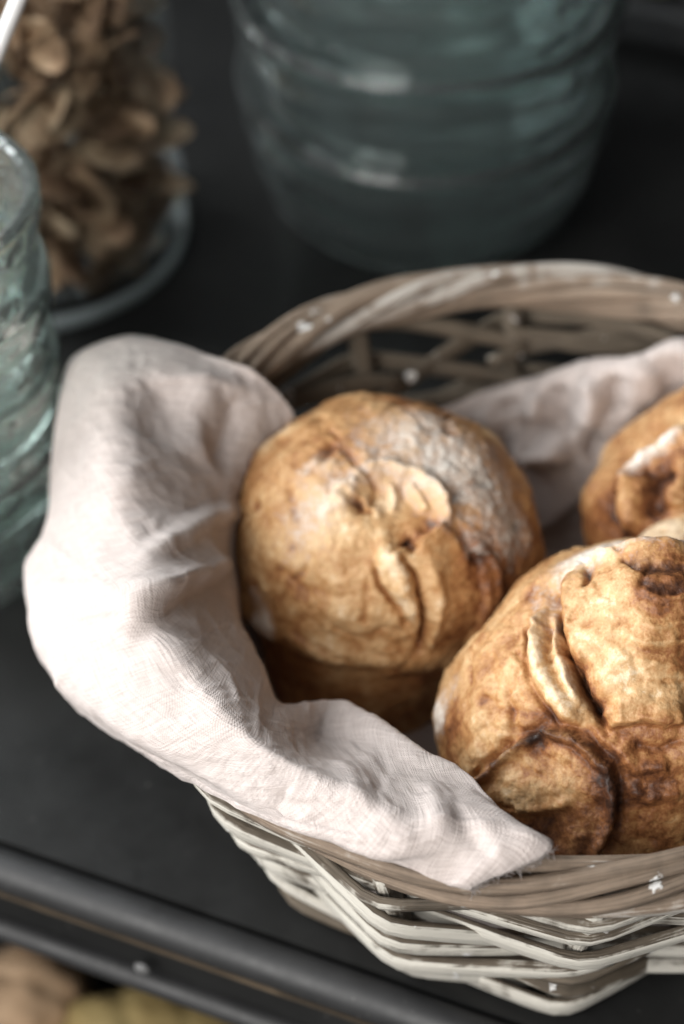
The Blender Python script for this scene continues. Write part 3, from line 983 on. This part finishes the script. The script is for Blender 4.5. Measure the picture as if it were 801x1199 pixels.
# crumples at the back right
fold([(592, 520), (625, 535), (662, 524)], .005, .014)
fold([(600, 500), (640, 508), (668, 500)], .004, -.008)
fold([(560, 480), (570, 500), (566, 525)], .004, .006)
fold([(585, 470), (592, 495)], .0035, -.006)
fold([(620, 455), (625, 480), (618, 500)], .0035, .007)
fold([(640, 450), (650, 480), (645, 505)], .004, -.007)
fold([(680, 440), (690, 470), (680, 510)], .004, .008)
fold([(720, 440), (715, 470), (722, 500)], .004, -.007)
fold([(760, 430), (755, 450), (770, 470)], .006, .004)
fold([(680, 545), (700, 535), (715, 528)], .006, -.010)
rc = np.random.default_rng(21)
GI = np.arange(Sn * Tn).reshape(Sn, Tn)
for k in range(46):                                        # small creases left from folding and washing
    i0, j0 = rc.uniform(20, CUT - 20), rc.uniform(100, Tn - 20); an = rc.uniform(0, 2 * PI); L = rc.uniform(20, 60); cv = rc.uniform(-.6, .6)
    ij = [(np.clip(i0 + L * q * math.cos(an + cv * q), 1, CUT - 2), np.clip(j0 + L * q * math.sin(an + cv * q), 60, Tn - 2)) for q in (-1, -.5, 0, .5, 1)]
    L3 = np.array([P[GI[int(i), int(j)]] for i, j in ij])
    if min(np.linalg.norm(np.diff(L3, axis=0), axis=1)) < 1e-4: continue
    d, t, q, T = polydist(P, L3)
    h += rc.choice([-1, 1, 1]) * rc.uniform(.0003, .0009) * np.exp(-(d / rc.uniform(.0009, .0020)) ** 2) * sstep(0, .3, t) * sstep(0, .3, 1 - t)
h += vis * (.0022 * fbm(P * 20 + 3, 3) + .0003 * fbm(P * 70 + 8, 3))
rg = 1 - np.abs(noise3(P * np.array([55, 42, 50]) + 4)); h += vis * .0005 * (rg ** 4 - .25)
rg2 = 1 - np.abs(noise3(P * np.array([120, 150, 110]) + 14)); h += vis * .0005 * (rg2 ** 5)
P = P + N * h[:, None]

P = settle(P, 1)
P[:, 2] = np.maximum(P[:, 2], .0105)
grid = blur(P.reshape(Sn, Tn, 3), 1, 2)
idx = np.arange(Sn * Tn).reshape(Sn, Tn)
Fc = np.stack([idx[:-1, :-1], idx[1:, :-1], idx[1:, 1:], idx[:-1, 1:]], 2)
keep = np.ones(Fc.shape[:2], bool); keep[CUT - 1, ti[:-1] > .30] = False
Fc = Fc[keep]
me = bpy.data.meshes.new('linen_cloth'); me.from_pydata(grid.reshape(-1, 3).tolist(), [], Fc.tolist()); me.update()
# woven coordinates in metres
mid = rows[:, 7]; us = np.concatenate([[0], np.cumsum(np.linalg.norm(np.diff(mid, axis=0), axis=1))])
vs = np.cumsum(np.concatenate([np.zeros((Sn, 1)), np.linalg.norm(np.diff(grid, axis=1), axis=2)], 1), axis=1)
us = np.repeat(us[:, None], Tn, 1)
ca, sa = math.cos(.35), math.sin(.35)
UV = np.stack([us * ca - vs * sa, us * sa + vs * ca], 2).reshape(-1, 2)
uvl = me.uv_layers.new(name='UVMap')
ids = np.zeros(len(me.loops), int); me.loops.foreach_get('vertex_index', ids)
uvl.data.foreach_set('uv', UV[ids].astype(np.float32).ravel())
cloth = link('linen_cloth', me, LINEN)
sol = cloth.modifiers.new('thickness', 'SOLIDIFY'); sol.thickness = .0013; sol.offset = 0
# loose threads along the napkin's own edge
V = []; Fc = []
rf = np.random.default_rng(4)
for k in range(150):
    j = int(rf.uniform(.62, .97) * (Tn - 1)); p = grid[CUT - 1, j]; q = grid[CUT - 4, j]
    o_ = p - q; o_ /= np.linalg.norm(o_); o_ = o_ + rf.normal(size=3) * .45; o_ /= np.linalg.norm(o_)
    L = rf.uniform(.0008, .0030); cv = rf.normal(size=3) * .4
    path = [p + o_ * L * u + cv * L * u * u for u in np.linspace(-.2, 1, 5)]
    v, f = sweep(path, lambda i, u: [(.00011 * math.cos(2 * PI * m / 4), .00011 * math.sin(2 * PI * m / 4)) for m in range(4)])
    Fc += [tuple(x + len(V) for x in ff) for ff in f]; V += v
frm = mesh_from(V, Fc); frm.uv_layers.new(name='UVMap')
link('frayed_edge', frm, LINEN, cloth)
tag(cloth, 'pale pink washed linen cloth lining the basket and hanging over its rim', 'cloth')


# ------------------------------------------------------------------ glassware
def tumbler_mesh(rt, rb, h, th, ripple, nrip, pw=.8):
    out = []; inn = []
    for i in range(41):
        u = i / 40
        r = rb + (rt - rb) * (u ** pw) + ripple * math.sin(u * nrip * 2 * PI)
        if u < .12: r -= rb * .16 * (1 - u / .12) ** 2
        out.append((r, h * u))
    for i in range(9):
        a = PI * i / 8
        out.append((rt - th * .62 + th * .75 * math.cos(a), h + th * .75 * math.sin(a)))
    for i in range(40, 3, -1):
        u = i / 40
        r = rb + (rt - rb) * (u ** pw) + ripple * .6 * math.sin(u * nrip * 2 * PI) - th
        inn.append((r, h * u + (.0 if u > .1 else 0)))
    prof = [(0, 0)] + out + inn + [(rb * .5, h * .075), (0, h * .07)]
    ph = random.random() * 6
    def wob(r, z, a):
        return r * (1 + .006 * math.sin(2 * a + ph) + .004 * math.sin(5 * a + 40 * z + ph)), z + .0008 * math.sin(3 * a + ph)
    return lathe(prof, 128, wob)


def stack(base, n, off, mesh, mat, name, labels, cat, group):
    first = None
    for k in range(n):
        if first is None:
            o = first = link(name, mesh, mat)
        else:
            o = first.copy(); COL.objects.link(o)
        o.location = (base[0], base[1], base[2] + k * off + .0005); o.rotation_euler = (0, 0, k * 1.3)
        tag(o, labels[k], cat, group)


gl = at(-128, 237, .185); gl[2] = 0
stack(gl, 4, .0385, tumbler_mesh(.0555, .0455, .0705, .0046, .0011, 2.5), GREEN, 'glass_tumbler',
      ['green glass tumbler standing on the shelf, lowest of the stack beside the pale cloth',
       'green glass tumbler second from the bottom of the stack beside the pale cloth',
       'green glass tumbler just below the open top one beside the pale cloth',
       'green glass tumbler with open thick rim on top of the stack beside the cloth'],
      'tumbler', 'stacked green tumblers at the left edge')
sb = at(494, 226, 0)
stack(sb, 5, .050, tumbler_mesh(.0945, .066, .072, .0062, .0010, 3, .42), TEAL, 'glass_bowl',
      ['teal glass bowl at the foot of the tall stack behind the basket',
       'teal glass bowl second from the foot of the stack behind the basket',
       'teal glass bowl in the middle of the stack behind the basket',
       'teal glass bowl second from the top of the stack behind the basket',
       'teal glass bowl at the very top of the stack behind the basket'],
      'bowl', 'stacked teal bowls behind the basket')

# jar of dried chips
jb = at(38, 278, 0)
JR, JH = .0785, .30
jar = lathe([(0, 0), (JR * .90, 0), (JR * .98, .004), (JR, .012), (JR, JH - .03), (JR * .93, JH - .012), (JR * .93, JH), (JR * .88, JH), (JR * .88, JH - .012),
             (JR - .004, JH - .034), (JR - .004, .018), (JR * .9, .012), (0, .010)], 96)
jo = link('glass_jar', jar, CLEAR); jo.location = jb
tag(jo, 'tall clear glass jar filled with brown dried chips', 'jar')
ring_me = lathe([(JR * .95, .0), (JR * .985, .0005), (JR * 1.008, .004), (JR * 1.008, .008), (JR * .985, .011), (JR * .95, .008)], 96)
link('glass_foot', ring_me, mat_glass('jar_foot_glass', (.72, .82, .84), .06), jo)


def chip_mesh(seed):
    V, Fc = ico(3)
    a, b, c = random.uniform(.015, .024), random.uniform(.009, .014), random.uniform(.0012, .0022)
    X = V * (1 + .16 * fbm(V * 1.4 + seed, 3))[:, None] * np.array([a, b, c])
    X[:, 2] += .25 * (X[:, 0] ** 2) / a * random.choice((-1, 1)) + .0012 * noise3(V * 2 + seed)
    me = mesh_from(X, Fc); me.materials.append(CHIP); me.polygons.foreach_set('use_smooth', [True] * len(me.polygons))
    return me


chips = [chip_mesh(11.3 * k) for k in range(7)]
first = None
for k in range(285):
    o = bpy.data.objects.new('dried_chip', chips[k % 7]); COL.objects.link(o)
    a = random.uniform(-3.5, .6); rr = JR * random.uniform(.0, 1) ** .33 * .80; z = .015 + .185 * (k + .5) / 285
    if k % 4: rr = JR * random.uniform(.66, .86)
    o.location = (jb[0] + rr * math.cos(a), jb[1] + rr * math.sin(a), z)
    o.rotation_euler = (random.gauss(0, .75), random.gauss(.0, .65), random.uniform(0, 2 * PI))
    s = random.uniform(.72, 1.05); o.scale = (s, s, s)
    tag(o, 'brown dried chip heaped with others inside the clear glass jar', 'dried chip', 'dried chips in the glass jar')

# pale steel straw leaning out of the tumbler stack
a0 = np.array([gl[0] - .012, gl[1] + .0, .1235]); a1 = at(14, 18, .235)
d = a1 - a0; a1 = a0 + d * 1.35
V, Fc = sweep([a0 + (a1 - a0) * t for t in np.linspace(0, 1, 8)], lambda i, u: [(.0030 * math.cos(2 * PI * j / 16), .0030 * math.sin(2 * PI * j / 16)) for j in range(16)])
tag(link('drinking_straw', mesh_from(V, Fc), BRIGHT), 'bright straight straw leaning out of the green tumblers', 'straw')

# ------------------------------------------------------------------ below the shelf edge
def loaf(px, py, z, R, mat, label, seed, rz):
    V, Fc = ico(5)
    X = V * np.array(R) * (1 + .12 * fbm(V * 1.6 + seed, 5) - .05 * np.exp(-((V[:, 0] + .35 * V[:, 1]) % .5 - .25) ** 2 / .004) * (V[:, 2] > .1) + .012 * fbm(V * 14 + seed, 3))[:, None]
    c = at(px, py, z)
    X[:, 2] = np.maximum(X[:, 2], -R[2] * .8) + R[2] * .8
    o = link('bread_loaf', mesh_from(X, Fc), mat)
    o.location = (c[0], c[1], -.256); o.rotation_euler = (0, 0, rz)
    tag(o, label, 'loaf', 'loaves on the lower level')


loaf(-8, 1180, -.20, (.055, .034, .038), LOAF, 'tan loaf under the shelf edge, left of the olive one', 2.2, .9)
loaf(190, 1215, -.20, (.062, .036, .036), OLIVE, 'olive brown loaf under the shelf edge, right of the tan one', 7.7, -.2)

# leafy sprig by the back rail
V = []; Fc = []
lp = at(806, -14, .0455)
for k in range(7):
    a = random.uniform(0, 2 * PI); t = random.uniform(.2, .7); L = random.uniform(.025, .04); wd = L * .28
    dr = np.array([math.cos(a) * math.cos(t), math.sin(a) * math.cos(t), math.sin(t) * .5]); sdv = np.cross(dr, (0, 0, 1)); sdv /= np.linalg.norm(sdv)
    o0 = len(V)
    for i in range(7):
        u = i / 6; w = wd * math.sin(PI * min(1, u * .95 + .03)); p = lp + dr * L * u + np.array([0, 0, -.006 * u * u])
        V += [p - sdv * w + np.array([0, 0, .002]), p, p + sdv * w + np.array([0, 0, .002])]
    for i in range(6):
        q = o0 + 3 * i; Fc += [(q, q + 1, q + 4, q + 3), (q + 1, q + 2, q + 5, q + 4)]
sp = link('leafy_sprig', mesh_from(V, Fc), LEAF)
so = sp.modifiers.new('thickness', 'SOLIDIFY'); so.thickness = .0006
tag(sp, 'small olive green leafy sprig on the rail behind the glass bowls', 'sprig')

# ------------------------------------------------------------------ light
W = bpy.data.worlds.new('World'); SC.world = W; W.use_nodes = True
g = G(W.node_tree); bg = W.node_tree.nodes['Background']
tc = g.n('ShaderNodeTexCoord').outputs['Generated']
dp = g.n('ShaderNodeVectorMath', _operation='DOT_PRODUCT'); g.l(tc, dp.inputs[0]); dp.inputs[1].default_value = tuple(np.array([-.85, -.30, .42]) / np.linalg.norm([-.85, -.30, .42]))
g.l(g.ramp(g.math('MULTIPLY_ADD', dp.outputs['Value'], .5, .5), [(.30, (.008, .009, .010)), (.55, (.105, .108, .111)), (.78, (.36, .365, .37)), (1, (1.1, 1.11, 1.12))]), bg.inputs[0])
bg.inputs[1].default_value = 1.0


def area(name, loc, target, size, power, col):
    ld = bpy.data.lights.new(name, 'AREA'); ld.shape = 'RECTANGLE'; ld.size = size[0]; ld.size_y = size[1]; ld.energy = power; ld.color = col
    o = bpy.data.objects.new(name, ld); COL.objects.link(o); o.location = loc
    o.rotation_euler = (Vector(target) - Vector(loc)).to_track_quat('-Z', 'Y').to_euler()
    return o


area('window_light', (-.95, -1.18, .95), (0, 0, .08), (1.1, 1.1), 38, (1, .975, .94))

area('side_window_light', (-1.15, .50, .62), (-.1, .15, .08), (.6, .9), 25, (.94, .98, 1))

SC.render.engine = 'CYCLES'
SC.cycles.use_denoising = True
try: SC.cycles.denoiser = 'OPENIMAGEDENOISE'
except Exception: pass
SC.cycles.max_bounces = 16; SC.cycles.transmission_bounces = 14; SC.cycles.transparent_max_bounces = 16
SC.cycles.glossy_bounces = 5; SC.cycles.diffuse_bounces = 4
SC.cycles.sample_clamp_indirect = 6
SC.view_settings.view_transform = 'Standard'; SC.view_settings.look = 'None'
SC.view_settings.exposure = 0; SC.view_settings.gamma = 1
